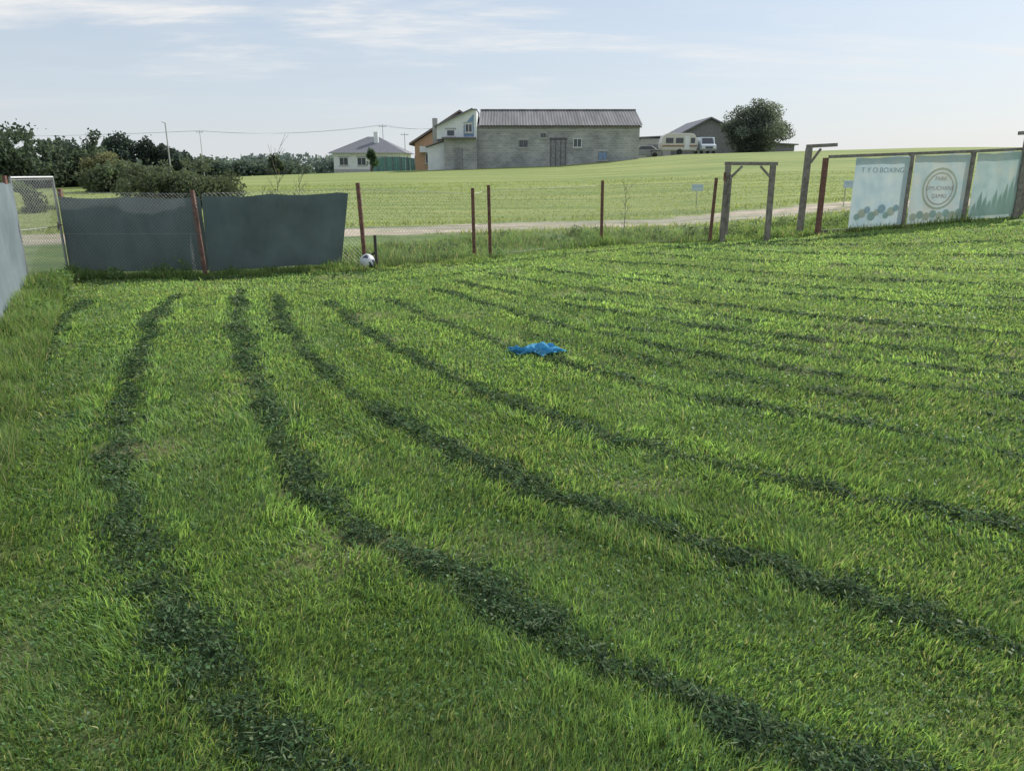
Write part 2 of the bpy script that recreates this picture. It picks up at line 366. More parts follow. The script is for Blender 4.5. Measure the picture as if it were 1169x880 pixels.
def mesh_wire(name,p0,p1,zb0,zb1,zt0,zt1,parent,sp=.07,r=.0016):
    p0=Vector((*p0,0));p1=Vector((*p1,0));L_=(p1-p0).length;d=(p1-p0)/L_;mb=MB()
    Hh=min(zt0-zb0,zt1-zb1);
    def P(s,t):
        f=max(0,min(1,s/L_));zb=zb0+(zb1-zb0)*f;zt=zt0+(zt1-zt0)*f
        q=p0+d*s;return (q.x,q.y,zb+(zt-zb)*t)
    s=-Hh
    while s<L_:
        for sg in(0,1):
            a,b_=s,s+Hh
            ta,tb=(0,1) if sg==0 else (1,0)
            aa,bb=max(a,0),min(b_,L_)
            if bb>aa:
                t1=ta+(tb-ta)*(aa-a)/Hh;t2=ta+(tb-ta)*(bb-a)/Hh
                mb.tube(P(aa,t1),P(bb,t2),r,n=3,cap=False)
        s+=sp
    for t in(.02,.5,.99): mb.tube(P(0,t),P(L_,t),r*1.6,n=4)
    return mb.make(name,galv,parent)
dark=clothmat("shade_cloth_green",(.105,.138,.14),.12,var=.18)
light=clothmat("shade_cloth_grey",(.24,.29,.31),.3)
f=empty("shade_cloth_fence",(-5.47,13.4,0))
drape("cloth_panel",(-7.75,13.02),(-5.45,13.33),.08,.05,1.37,1.36,dark,f,.06,110,30,seed=1)
drape("cloth_panel_b",(-5.43,13.33),(-3.0,14.0),.03,.13,1.38,1.42,dark,f,.065,120,30,seed=4,skew=.2)
mb=MB();post(mb,-5.47,13.24,1.47,.03,(-.07,0));mb.make("post_a",rust,f)
mb=MB();post(mb,-7.75,13.1,1.5,.03);mb.make("corner_post",rust,f)
mesh_wire("wire_mesh",(-7.75,12.90),(-5.47,13.21),.05,.05,1.46,1.42,f,.06,.0014)
f=empty("chain_link_fence",(1,16.5,0))
tops=[(-2.78,14.16,1.58,-.07),(-.8,15.9,1.45,-.02),(-.47,16.3,1.5,-.03),(2.24,18.8,1.56,-.02),(5.13,19.5,1.62,.06)]
for i,(x,y,t,l) in enumerate(tops):
    mb=MB();post(mb,x,y,t,.034,(l,0));mb.make("post_%d"%i,rust,f)
tt=[(-5.47,13.42,1.42)]+[(a[0],a[1],a[2]-.1) for a in tops]
for i,(a_,b_) in enumerate(zip(tt[:-1],tt[1:])):
    mesh_wire("wire_mesh_%d"%i,(a_[0],a_[1]+.04),(b_[0],b_[1]+.04),hz(a_[0],a_[1])+.03,hz(b_[0],b_[1])+.03,a_[2],b_[2],f,.075,.0018)
f=empty("grey_cloth_fence",(-6.3,9,0))
for i,(a_,b_) in enumerate(zip(LF[:-2],LF[1:-1])):
    drape("cloth_panel_%d"%i,a_,b_,.02,.04,1.62,1.64,light,f,.05,90,seed=10+i)
mb=MB()
for x,y in LF[:-1]:post(mb,x-.06,y,1.72,.025)
mb.make("posts",rust,f)
f=empty("wire_gate",(-7.83,12.6,0));mb=MB()
c0=(-7.90,12.08);c1=(-7.78,13.0)
for z0,z1 in((.06,.06),(1.69,1.69)):
    mb.tube((*c0,z0),(*c1,z1),.02)
for cc in(c0,c1):mb.tube((*cc,.05),(*cc,1.7),.02)
mb.make("frame",galv,f);mesh_wire("wire_mesh",c0,c1,.08,.08,1.67,1.67,f,.06,.004)
mb=MB();mb.box(-7.83,-7.79,13.0,13.04,.8,.95);mb.tube((-7.80,12.96,.9),(-7.7,12.96,.9),.01);mb.make("latch",rust,f)

f=empty("wooden_gate_frame",(5.95,19.5,0));g0=hz(5.6,19.4)
mb=MB();mb.beam((5.42,19.4,g0-.2),(5.44,19.4,1.92),.13,.12);mb.make("post_a",wood,f,.01)
mb=MB();mb.beam((6.62,19.5,g0-.2),(6.60,19.5,1.92),.13,.12);mb.make("post_b",wood,f,.01)
mb=MB();mb.beam((5.36,19.4,1.965),(6.70,19.5,1.965),.13,.085);mb.make("lintel",wood,f,.01)
mb=MB();mb.beam((5.5,19.30,g0+.2),(5.5,19.30,1.7),.05,.05);mb.beam((5.5,19.34,1.62),(5.78,19.36,1.9),.05,.05);mb.beam((6.26,19.42,1.9),(6.54,19.42,1.62),.05,.05);mb.make("braces",wood,f)
mb=MB();mb.box(5.32,5.37,19.30,19.33,1.55,1.75);mb.make("hinge_plate",rust,f)
f=empty("gateway_post",(8.05,20.9,0));mb=MB()
mb.beam((7.98,20.9,-.1),(8.0,20.9,2.38),.15,.14);mb.beam((7.93,20.9,2.42),(8.72,20.85,2.46),.13,.09);mb.beam((8.06,20.85,2.0),(8.3,20.85,2.36),.06,.06);mb.make("timber",wood,f,.01)
mb=MB();mb.beam((8.36,20.6,-.1),(8.36,20.6,2.12),.12,.11);mb.make("steel_post",rust,f)
f=empty("banner_fence",(11.5,21.2,0))
BP=[(8.4,20.6,.15,2.13),(10.85,21.0,.28,2.22),(12.75,21.4,.37,2.29),(14.75,22.0,.45,2.38),(17.4,22.6,.5,2.45),(20,23.1,.5,2.5)]
mb=MB()
for x,y,zb,zt in BP[1:]:mb.beam((x,y,zb-.2),(x,y,zt),.11,.1)
for a_,b_ in zip(BP[:-1],BP[1:]):
    mb.beam((a_[0]+.07,a_[1]+.07,a_[3]+.02),(b_[0]+.07,b_[1]+.07,b_[3]+.02),.08,.08)
    mb.beam((a_[0],a_[1]+.11,a_[2]+.02),(b_[0],b_[1]+.11,b_[2]+.02),.09,.09)
mb.beam((14.45,21.8,.3),(14.45,21.8,2.72),.15,.15);mb.beam((14.2,21.85,2.80),(15.9,22.0,2.88),.12,.1);mb.beam((15.4,21.95,.3),(15.4,21.95,2.75),.13,.13)
mb.make("timber",wood,f,.008)
def bannermat(name,cols,seed):
    m,nt,b,N,L=nmat(name)
    tc=N.new("ShaderNodeTexCoord");mp=N.new("ShaderNodeMapping");mp.inputs["Location"].default_value=(seed,seed*2,0);L.new(tc.outputs["Object"],mp.inputs[0])
    no=N.new("ShaderNodeTexNoise");no.inputs["Scale"].default_value=2.6;no.inputs["Detail"].default_value=5;L.new(mp.outputs[0],no.inputs["Vector"])
    r=N.new("ShaderNodeValToRGB");r.color_ramp.elements[0].position=.32;r.color_ramp.elements[1].position=.68
    r.color_ramp.elements[0].color=(*cols[0],1);r.color_ramp.elements[1].color=(*cols[2],1);e=r.color_ramp.elements.new(.5);e.color=(*cols[1],1)
    L.new(no.outputs[0],r.inputs[0]);L.new(r.outputs[0],b.inputs["Base Color"]);b.inputs["Roughness"].default_value=.5
    tr=N.new("ShaderNodeBsdfTranslucent");L.new(r.outputs[0],tr.inputs["Color"]);mx=N.new("ShaderNodeMixShader");mx.inputs[0].default_value=.5
    L.new(b.outputs[0],mx.inputs[1]);L.new(tr.outputs[0],mx.inputs[2]);L.new(mx.outputs[0],N["Material Output"].inputs[0]);return m
bm=[bannermat("banner_print_a",[(.42,.55,.60),(.5,.61,.64),(.57,.65,.64)],1),bannermat("banner_print_b",[(.44,.56,.58),(.53,.61,.60),(.6,.61,.55)],4),bannermat("banner_print_c",[(.40,.54,.52),(.5,.61,.60),(.58,.64,.56)],8)]
sp=[(0,1,.33,.97),(1,2,.05,.94),(2,3,.06,.84)]
ink=[clothmat("ink_orange",(.60,.55,.46),.45),clothmat("ink_green",(.43,.56,.50),.45),clothmat("ink_pink",(.60,.53,.53),.45),clothmat("ink_blue",(.42,.54,.60),.45),clothmat("ink_yellow",(.6,.62,.5),.45)]
for i,(a_,b_,s0,s1) in enumerate(sp):
    A=np.array(BP[a_]);B=np.array(BP[b_]);p=A+(B-A)*s0;q_=A+(B-A)*s1
    nx_=-.06
    drape("banner_%d"%i,(p[0],p[1]+nx_),(q_[0],q_[1]+nx_),p[2]+.08,q_[2]+.06,p[3]-.03,q_[3]-.02,bm[i],f,.014,60,20,30+i)
    def onb(s,z):
        c_=p+(q_-p)*s;return (c_[0],c_[1]-.11,c_[2]+.1+(c_[3]-c_[2]-.15)*z)
    def disc(nm,s,z,R,m_,r0=0,n=28,dy=0):
        c_=Vector(onb(s,z));c_.y-=dy;d=Vector((q_[0]-p[0],q_[1]-p[1],0)).normalized()
        vs=[];fs=[]
        for k_ in range(n):
            t=2*math.pi*k_/n
            for rr in(r0,R):vs.append(tuple(c_+d*math.cos(t)*rr+Vector((0,0,math.sin(t)*rr))))
        for k_ in range(n):
            j=(k_+1)%n;fs.append((2*k_,2*k_+1,2*j+1,2*j))
        poly(nm,vs,fs,m_,f)
    def text(nm,s,z,txt,size,m_):
        cu=D.curves.new(nm,'FONT');cu.body=txt;cu.size=size;cu.extrude=.001;cu.align_x='CENTER'
        o=D.objects.new(nm,cu);COL.objects.link(o);o.parent=f
        c_=Vector(onb(s,z));c_.y-=.006;o.location=c_-Vector(f.location);o.rotation_euler=(math.radians(90),0,math.atan2(q_[1]-p[1],q_[0]-p[0]));cu.materials.append(m_)
    if i==0:
        text("lettering_a",.5,.78,"T Y O BOXING",.19,ink[3])
        for k_ in range(9):disc("print_spot_%d"%k_,.12+.09*k_,.15+.05*(k_%3),.09+.03*(k_%2),ink[(1,4,3)[k_%3]],.0,dy=.003*(k_%3))
    if i==1:
        disc("logo_ring",.5,.5,.56,ink[4],.5);disc("logo_ring_inner",.5,.5,.44,ink[0],.40,dy=.004)
        text("lettering_c",.5,.48,"DMUCHANE",.16,ink[2]);text("lettering_d",.5,.36,"ZAMKI",.16,ink[2]);text("lettering_f",.5,.62,"PARK",.16,ink[0])
        for k_ in range(8):disc("print_leaf_%d"%k_,.08+.12*k_,.09+.03*(k_%2),.11,ink[1] if k_%2 else ink[4],.0,dy=.003*(k_%3))
    if i==2:
        for k_ in range(9):
            s=.06+.11*k_;hh=.22+.25*((k_*37)%10)/10 if k_<6 else .5+.1*(k_%2)
            a1,a2,a3,a4,a5=onb(s-.06,.04),onb(s+.06,.04),onb(s+.02,.04+hh),onb(s-.045,.04+hh*.6),onb(s+.05,.04+hh*.55)
            dy=.003*(k_%3);poly("print_tree_%d"%k_,[(v[0],v[1]-dy,v[2]) for v in(a1,a2,a5,a3,a4)],[(0,1,2,3,4)],ink[1],f)

# ------------------------------------------------------------------ blue cloth on the lawn
m_=clothmat("blue_cotton",(.12,.44,.70),.35)
n=60;S,T=np.meshgrid(np.linspace(-1,1,n),np.linspace(-1,1,n))
cx,cy=.24,7.32
wx=.23*S*(1+.25*np.sin(3*T+1))+.04*np.sin(7*T)+.03*(fbm(S*4,T*4,3)-.5);wy=.10*T*(1+.6*np.sin(4*S))+.05*np.sin(5*S+1)
hgt=.02+.09*np.abs(fbm(S*3+9,T*3+4,5,4)-.5)*2+.025*np.sin(7*S+4*T)**2
edge=np.maximum(abs(S),abs(T));hgt=hgt*(1-.7*edge**4)
zz=H(cx+wx,cy+wy)+hgt+.012
i0=(np.arange(n-1)[:,None]*n+np.arange(n-1)[None]).ravel()
npmesh("blue_cloth",np.stack([cx+wx,cy+wy,zz],-1).reshape(-1,3),np.stack([i0,i0+1,i0+n+1,i0+n],1),np.full(len(i0),4),m_,None,None,True)

f=empty("football",(-2.72,14.5,.15))
import bmesh
def ico(name,c,r,m1,m2,parent):
    bm_=bmesh.new();bmesh.ops.create_icosphere(bm_,subdivisions=3,radius=r)
    me=D.meshes.new(name);bm_.to_mesh(me);bm_.free();me.materials.append(m1);me.materials.append(m2)
    for p in me.polygons:
        c3=p.center
        if vnoise(c3.x*14+5,c3.y*14+c3.z*17,3)>.62:p.material_index=1
        p.use_smooth=True
    o=D.objects.new(name,me);COL.objects.link(o);o.parent=parent;o.location=Vector(c)-Vector(parent.location);return o
ico("ball_skin",(-2.72,14.0,.16),.14,mat("white_leather",(.6,.62,.65),.5,.1),mat("dark_panel",(.05,.06,.09),.5,.1),f)
f=empty("wooden_stake",(-2.62,14.2,.3));mb=MB();mb.beam((-2.58,14.2,.0),(-2.60,14.25,.62),.05,.05);mb.beam((-2.75,14.22,.22),(-2.6,14.25,.30),.04,.04);mb.make("stake",mat("dark_timber",(.05,.045,.04)),f)

# ------------------------------------------------------------------ trees
LEAF=leafmat("tree_leaf",.42,.12,.7,(1.4,1.4,.95))
bark=mat("bark",(.12,.10,.08),.95,.3,6,.5)
def foliage(name,parent,blobs,n,ls,base,seed=0,var=.25):
    blobs=np.array(blobs,float);vol=blobs[:,3]*blobs[:,4]*blobs[:,5];i=rng.choice(len(blobs),n,p=vol**.7/np.sum(vol**.7))
    v=rng.normal(size=(n,3));v/=np.linalg.norm(v,axis=1)[:,None];rr=rng.random(n)**.33
    rr=np.where(rng.random(n)<.18,rr*1.2,rr)
    P_=blobs[i,:3]+v*rr[:,None]*blobs[i,3:6]
    keep=fbm(P_[:,0]/ls/6+P_[:,1]/ls/9,P_[:,2]/ls/6+seed,seed)>.38
    P_=P_[keep];i=i[keep];n=len(P_);v=v[keep]
    cl=rng.normal(1,var,len(blobs)).clip(.5,1.6)
    c=np.array(base)*cl[i][:,None]*rng.normal(1,.2,n).clip(.5,1.6)[:,None]
    a_=rng.normal(size=(n,3));a_/=np.linalg.norm(a_,axis=1)[:,None];b_=np.cross(a_,rng.normal(size=(n,3)));b_/=np.linalg.norm(b_,axis=1)[:,None]
    s=(ls*rng.uniform(.6,1.4,n))[:,None]
    V=np.stack([P_-a_*s,P_+b_*s*.6,P_+a_*s,P_-b_*s*.6],1)
    return npmesh("foliage" if parent else name,V.reshape(-1,3),np.arange(n*4),np.full(n,4),LEAF,np.repeat(c[:,None,:],4,1).reshape(-1,3),parent)
def crown(cx,cy,cz,rx,ry,rz,nb,seed=0,frac=.42):
    out=[]
    for k_ in range(nb):
        v=rng.normal(size=3);v/=np.linalg.norm(v);q=rng.random()**.4*(1-frac*.8)
        f_=frac*rng.uniform(.6,1.25)
        out.append((cx+v[0]*rx*q,cy+v[1]*ry*q,cz+v[2]*rz*q,rx*f_,ry*f_,rz*f_))
    return out
def tree(name,x,y,zc,rx,rz,nb,n,ls,base,ztop=None,trunk=.2,frac=.42):
    z0=hz(x,y)-.3;p=empty(name,(x,y,z0));bl=crown(x,y,zc,rx,rx*.9,rz,nb,0,frac)
    mb=MB();mb.tube((x,y,z0),(x+.1,y,zc-.2*rz),trunk,trunk*.5)
    for k_ in range(7):
        b_=bl[k_%len(bl)];mb.tube((x+.05,y,z0+(zc-z0)*(.4+.08*k_)),b_[:3],trunk*.4,trunk*.1,6)
    mb.make("trunk",bark,p);foliage(name,p,bl,n,ls,base);return p
tree("willow_bush",-15.4,36,1.0,3.3,1.65,60,28000,.07,(.105,.13,.085),trunk=.12,frac=.28)
tree("broadleaf_tree",-38,60,2.2,4.8,3.1,44,18000,.15,(.085,.112,.082))
tree("broadleaf_tree",-44,64,2.2,4.4,3.1,32,13000,.15,(.088,.115,.085))
tree("poplar_tree",-39,72,2.5,1.8,3.2,12,5000,.14,(.09,.12,.09))
tree("yellowing_tree",-30.5,58,1.3,2.4,2.1,22,9000,.12,(.165,.17,.10))
tree("broadleaf_tree",-34,62,1.4,2.8,2.4,22,9000,.13,(.09,.12,.085))
tree("broadleaf_tree",-26,50,.7,2.6,1.8,22,9000,.12,(.11,.14,.09))
tree("broadleaf_tree",-22,33,.35,2.4,1.4,16,7000,.10,(.12,.16,.08),trunk=.1)
tree("garden_shrub",-19.5,24,.3,1.4,1.1,12,5000,.08,(.12,.165,.075),trunk=.06)
for k_,(x,y,zc,rx,rz) in enumerate([(-66,118,3.2,4.0,4.0),(-61,120,3.9,4.1,3.8),(-57,122,3.4,3.6,3.8),(-71,120,3.2,3.8,3.6),(-52.5,121,2.6,3.0,3.2),(-76,122,2.8,3.6,3.2),(-82,122,2.4,3.6,3.2)]):
    tree("pine_tree",x,y,zc,rx,rz,30,9000,.22,(.066,.09,.083))
tree("round_walnut_tree",31.2,100,6.6,4.9,4.1,80,38000,.11,(.135,.16,.14),trunk=.3,frac=.26)  # leaf colour paled to imitate distance haze
tree("garden_shrub",-34,112,2.6,1.5,1.6,8,2500,.15,(.11,.14,.11))
tree("garden_shrub",-17.5,96,3.1,1.0,1.3,8,2000,.11,(.08,.13,.08))
bl=[]
for k_ in range(420):
    x=rng.uniform(-330,70);hgt=8.0+1.0*math.sin(x*.05)+rng.normal(0,.5)-(3.2 if x>-66 else 0)
    bl.append((x,330+rng.uniform(-10,25),hgt-5.2,4.5,4,4.8))
foliage("distant_treeline",None,bl,60000,.8,(.15,.19,.20),3,.08)  # aerial haze put into the pale bluish leaf colour
bl=[]
for k_ in range(110):
    x=rng.uniform(-130,-62);bl.append((x,230+rng.uniform(-6,6),2.0+rng.normal(0,.4),3,3,2.6))
foliage("distant_hedgerow",None,bl,20000,.5,(.11,.145,.13),5,.12)  # hazy tone painted into the leaf colour
def sapling(name,x,y,h_,n_=9):
    mb=MB();z0=hz(x,y)
    mb.tube((x,y,z0),(x+.04,y,z0+h_),.008,.003,5)
    for k_ in range(n_):
        z=z0+h_*(.25+.7*k_/n_);a_=rng.uniform(0,6.28);l=h_*rng.uniform(.12,.3)
        e=(x+.02+math.cos(a_)*l*.6,y+math.sin(a_)*l*.6,z+l*.8);mb.tube((x+.02,y,z),e,.005,.002,4)
        mb.tube(((x+.02+e[0])/2,(y+e[1])/2,(z+e[2])/2),(e[0]+.06,e[1],e[2]-.02),.003,.0015,4)
    p=empty(name,(x,y,z0));mb.make("stem",bark,p)
    bl=[(x+.02,y,z0+h_*(.3+.08*k_),.2,.2,.12) for k_ in range(8)]
    foliage(name,p,bl,60,.022,(.14,.2,.07))
sapling("sapling",-4.5,14.6,2.2,14);sapling("sapling",2.9,19.6,1.5,10);sapling("sapling",-4.9,14.9,1.5,10);sapling("sapling",-4.2,15.0,1.8,12)
bl=[]
for x,y,r_ in[(-5.9,13.05,.22),(-6.2,12.9,.16),(-5.0,13.2,.12),(-7.3,11.9,.2),(-7.4,12.6,.2),(-.3,16.1,.14),(1.9,19.4,.2),(1.2,18.9,.2),(3,20,.2),(-1.5,15.6,.12),(-6.6,10.6,.2),(-6.1,9.5,.16),(4,20.2,.2),(-7.0,11.2,.16),(-5.7,8.6,.13),(-6.8,12.7,.15)]:
    bl.append((x,y,hz(x,y)+r_*.6,r_*1.3,r_,r_*.9))
foliage("fence_weeds",None,bl,3200,.026,(.13,.21,.08),7,.2)
bl=[]
for k_ in range(70):
    x=rng.uniform(-2.5,15);y=np.interp(x,FX,FY)+rng.uniform(.2,3.2);r_=rng.uniform(.06,.2)
    bl.append((x,y,hz(x,y)+r_*.8,r_,r_,r_*1.1))
foliage("verge_weeds",None,bl,6000,.03,(.14,.19,.095),9,.3)

# ------------------------------------------------------------------ buildings
def blockmat(name,c1,c2,mortar,sc=1,bw=.5,bh=.25):
    m,nt,b,N,L=nmat(name)
    g_=N.new("ShaderNodeNewGeometry");s=N.new("ShaderNodeSeparateXYZ");L.new(g_.outputs["Position"],s.inputs[0])
    ad=N.new("ShaderNodeMath");ad.operation='ADD';L.new(s.outputs[0],ad.inputs[0]);L.new(s.outputs[1],ad.inputs[1])
    cb=N.new("ShaderNodeCombineXYZ");L.new(ad.outputs[0],cb.inputs[0]);L.new(s.outputs[2],cb.inputs[1])
    br=N.new("ShaderNodeTexBrick");br.inputs["Scale"].default_value=1;br.inputs["Brick Width"].default_value=bw;br.inputs["Row Height"].default_value=bh;br.inputs["Mortar Size"].default_value=.022
    br.inputs["Color1"].default_value=(*c1,1);br.inputs["Color2"].default_value=(*c2,1);br.inputs["Mortar"].default_value=(*mortar,1);L.new(cb.outputs[0],br.inputs["Vector"])
    no=N.new("ShaderNodeTexNoise");no.inputs["Scale"].default_value=.6;no.inputs["Detail"].default_value=8;L.new(cb.outputs[0],no.inputs["Vector"])
    r=N.new("ShaderNodeValToRGB");r.color_ramp.elements[0].position=.32;r.color_ramp.elements[1].position=.7;r.color_ramp.elements[0].color=(.7,.7,.7,1);r.color_ramp.elements[1].color=(1.2,1.18,1.12,1);L.new(no.outputs[0],r.inputs[0])
    q=N.new("ShaderNodeMixRGB");q.blend_type='MULTIPLY';q.inputs[0].default_value=1;L.new(br.outputs[0],q.inputs[1]);L.new(r.outputs[0],q.inputs[2])
    L.new(q.outputs[0],b.inputs["Base Color"]);b.inputs["Roughness"].default_value=.92;return m
def roofmat(name,col,per=.35):
    m,nt,b,N,L=nmat(name)
    g_=N.new("ShaderNodeNewGeometry")
    mp=N.new("ShaderNodeMapping");mp.inputs["Scale"].default_value=(1,.15,.15);L.new(g_.outputs["Position"],mp.inputs[0])
    no=N.new("ShaderNodeTexNoise");no.inputs["Scale"].default_value=1.4;no.inputs["Detail"].default_value=6;L.new(mp.outputs[0],no.inputs["Vector"])
    r=N.new("ShaderNodeValToRGB");r.color_ramp.elements[0].position=.35;r.color_ramp.elements[1].position=.66
    c=np.array(col);r.color_ramp.elements[0].color=(*(c*.8),1);r.color_ramp.elements[1].color=(*(c*1.2),1);L.new(no.outputs[0],r.inputs[0])
    L.new(r.outputs[0],b.inputs["Base Color"]);b.inputs["Roughness"].default_value=.85;b.inputs["Specular IOR Level"].default_value=.2;return m
block=blockmat("grey_block_wall",(.39,.40,.415),(.29,.30,.32),(.45,.45,.46))
asb=roofmat("corrugated_asbestos",(.185,.185,.188))
darkglass=mat("window_glass",(.07,.08,.095),.15,.1);wf=mat("white_frame",(.7,.7,.7),.5,.05);white=mat("white_render",(.72,.74,.76),.85,.08,1.2)
bluep=mat("blue_panel",(.2,.3,.47),.6,.15);conc=mat("concrete",(.42,.42,.41),.9,.15)
orange=mat("orange_render",(.54,.34,.21),.85,.1);brown=mat("brown_roof_tiles",(.2,.16,.15),.8,.2);slate=mat("slate_roof",(.16,.165,.185),.7,.15)
plank=mat("grey_planks",(.24,.24,.25),.9,.3,5)
def corrugated(name,x0,x1,ya,za,yb,zb,m,parent,per=.32,amp=.03):
    n_=int((x1-x0)/per*4);X_=np.linspace(x0,x1,n_);co=[];
    ths=np.linspace(0,1,2)
    nl=math.hypot(yb-ya,zb-za);ny_,nz_=-(zb-za)/nl,(yb-ya)/nl
    if nz_<0:ny_,nz_=-ny_,-nz_
    for t in ths:
        o=amp*np.cos(X_*2*math.pi/per)
        co.append(np.stack([X_,np.full(n_,ya+(yb-ya)*t)+ny_*o,np.full(n_,za+(zb-za)*t)+nz_*o],1))
    i0=np.arange(n_-1);return npmesh(name,np.concatenate(co),np.stack([i0,i0+1,i0+n_+1,i0+n_],1),np.full(n_-1,4),m,None,parent)
def window(parent,nm,xc,y,z0,z1,w,frame=wf,glass=darkglass,mull=True):
    mb=MB();t=.07
    mb.box(xc-w/2,xc-w/2+t,y-.04,y+.03,z0,z1);mb.box(xc+w/2-t,xc+w/2,y-.04,y+.03,z0,z1)
    mb.box(xc-w/2+t,xc+w/2-t,y-.04,y+.03,z0,z0+t);mb.box(xc-w/2+t,xc+w/2-t,y-.04,y+.03,z1-t,z1)
    if mull:mb.box(xc-.025,xc+.025,y-.035,y+.03,z0+t,z1-t)
    mb.make(nm+"_frame",frame,parent);box(nm+"_glass",xc-w/2+.02,xc+w/2-.02,y-.015,y+.02,z0+.02,z1-.02,glass,parent)
    box(nm+"_sill",xc-w/2-.1,xc+w/2+.1,y-.1,y-.003,z0-.12,z0-.003,conc,parent)
    box(nm+"_lintel",xc-w/2-.15,xc+w/2+.15,y-.02,y-.002,z1+.003,z1+.18,conc,parent)
f=empty("block_barn",(5,90,2));x0,x1,y0,y1=-3.8,13.9,85,95
ez,rz=6.55,8.3
poly("walls",[(x0,y0,.5),(x1,y0,.5),(x1,y1,.5),(x0,y1,.5),(x0,y0,ez),(x1,y0,ez),(x1,y1,ez),(x0,y1,ez),(x0,90,rz-.05),(x1,90,rz-.05)],
 [(0,1,5,4),(2,3,7,6),(1,2,6,9,5),(3,0,4,8,7)],block,f)
corrugated("roof_front",x0+.2,x1+.25,84.55,ez-.08,90,rz+.06,asb,f);corrugated("roof_back",x0+.2,x1+.25,95.5,ez-.08,90,rz+.06,asb,f)
mb=MB();mb.tube((x0+.2,90,rz+.1),(x1+.25,90,rz+.1),.13);mb.make("ridge_cap",asb,f)
mb=MB()
for k_ in range(30):
    xx=x0+.3+k_*.6;mb.beam((xx,84.6,ez-.2),(xx,85.0,ez-.07),.08,.12)
mb.box(x0,x1+.2,84.9,84.98,ez-.3,ez-.12);mb.make("rafters_and_fascia",plank,f)
mb=MB()
for xx in np.arange(x0+.8,x1,1.9):mb.box(xx,xx+.35,89.9,90.3,rz+.14,rz+.22)
mb.make("ridge_vents",asb,f)
window(f,"window_a",1.25,y0,4.2,5.0,1.0,plank);window(f,"window_b",7.15,y0,4.2,5.15,.95);window(f,"window_c",9.95,y0,2.9,3.8,1.0,plank,bluep)
window(f,"window_d",3.4,y0,5.2,5.7,.6,plank)
box("door",4.2,5.9,y0-.06,y0-.003,1.9,5.0,plank,f)
mb=MB()
for xx in(4.2,4.75,5.3,5.84):mb.box(xx,xx+.06,y0-.1,y0-.063,1.9,5.0)
mb.box(4.1,6.0,y0-.11,y0-.003,5.01,5.22);mb.make("door_battens",mat("dark_planks",(.11,.11,.125)),f)
box("concrete_band",x0+.01,x1-.01,y0-.03,y0-.003,5.9,6.1,conc,f)
f=empty("white_gabled_annex",(-5.6,84,2))
box("lower_wall",-7.3,-3.803,83.5,90,.5,5.05,block,f)
poly("upper_wall",[(-8.1,84.0,5.06),(-3.81,84.0,5.06),(-3.81,84.0,8.0),(-4.3,84.0,8.0),(-8.1,84.0,6.35),(-8.1,91,5.06),(-3.81,91,5.06),(-3.81,91,8.0),(-4.3,91,8.0),(-8.1,91,6.35)],
 [(0,1,2,3,4),(5,9,8,7,6),(0,4,9,5),(1,6,7,2),(0,5,6,1)],white,f)
mb=MB();mb.beam((-8.35,87.3,6.30),(-4.2,87.3,8.12),7.4,.14);mb.make("roof",slate,f)
box("parapet_cap",-4.27,-3.75,83.9,91,8.0,8.1,slate,f)
poly("blue_panel",[(-5.2,83.98,5.3),(-4.1,83.98,5.3),(-4.1,83.98,7.6),(-5.2,83.98,6.4)],[(0,1,2,3)],bluep,f)
window(f,"window_a",-4.65,83.96,5.7,6.6,.8);window(f,"window_b",-6.6,84,5.3,6.0,.9,mull=False)
box("canopy",-7.5,-3.82,82.7,83.97,5.06,5.2,slate,f)
box("side_door",-6.2,-5.3,83.44,83.497,2.0,4.1,plank,f)
f=empty("lean_to_shed",(-8.3,86,2))
poly("walls",[(-9.2,84.5,.5),(-7.31,84.5,.5),(-7.31,84.5,4.8),(-9.2,84.5,4.2),(-9.2,89,.5),(-7.31,89,.5),(-7.31,89,4.8),(-9.2,89,4.2)],[(0,1,2,3),(5,4,7,6),(4,0,3,7)],white,f)
poly("roof",[(-9.4,84.2,4.2),(-7.31,84.2,4.88),(-7.31,89.2,4.88),(-9.4,89.2,4.2),(-9.4,84.2,4.3),(-7.31,84.2,4.98),(-7.31,89.2,4.98),(-9.4,89.2,4.3)],BF,brown,f)
box("chimney",-8.75,-8.2,86,86.7,4.5,7.3,conc,f)
f=empty("orange_house",(-9,100,2));X0,XR,X1=-11.9,-6.3,-1
poly("walls",[(X0,95,.5),(X1,95,.5),(X1,95,5.0),(XR,95,8.4),(X0,95,5.0),(X0,106,.5),(X1,106,.5),(X1,106,5.0),(XR,106,8.4),(X0,106,5.0)],[(0,1,2,3,4),(6,5,9,8,7),(5,0,4,9),(1,6,7,2)],orange,f)
mb=MB()
mb.v+=[(X0-.6,94.4,4.75),(XR,94.4,8.55),(XR,106.6,8.55),(X0-.6,106.6,4.75),(X0-.6,94.4,5.0),(XR,94.4,8.8),(XR,106.6,8.8),(X0-.6,106.6,5.0)];mb.f+=BF;mb.make("roof_left",brown,f)
mb=MB();mb.v+=[(XR+.004,94.4,8.55),(X1+.6,94.4,4.75),(X1+.6,106.6,4.75),(XR+.004,106.6,8.55),(XR+.004,94.4,8.8),(X1+.6,94.4,5.0),(X1+.6,106.6,5.0),(XR+.004,106.6,8.8)];mb.f+=BF;mb.make("roof_right",brown,f)
window(f,"window_a",-9.0,95,5.0,6.0,1.0);window(f,"window_b",-10,95,2.6,3.8,1.3);window(f,"window_c",-7.2,95,5.6,6.7,.9)
box("balcony",-11.2,-8.2,94.1,94.9,3.9,4.6,white,f)
f=empty("hip_roof_house",(-24,135,2));a0,a1,b0,b1=-30,-18.4,130,141
box("walls",a0,a1,b0,b1,-.5,4.7,white,f)
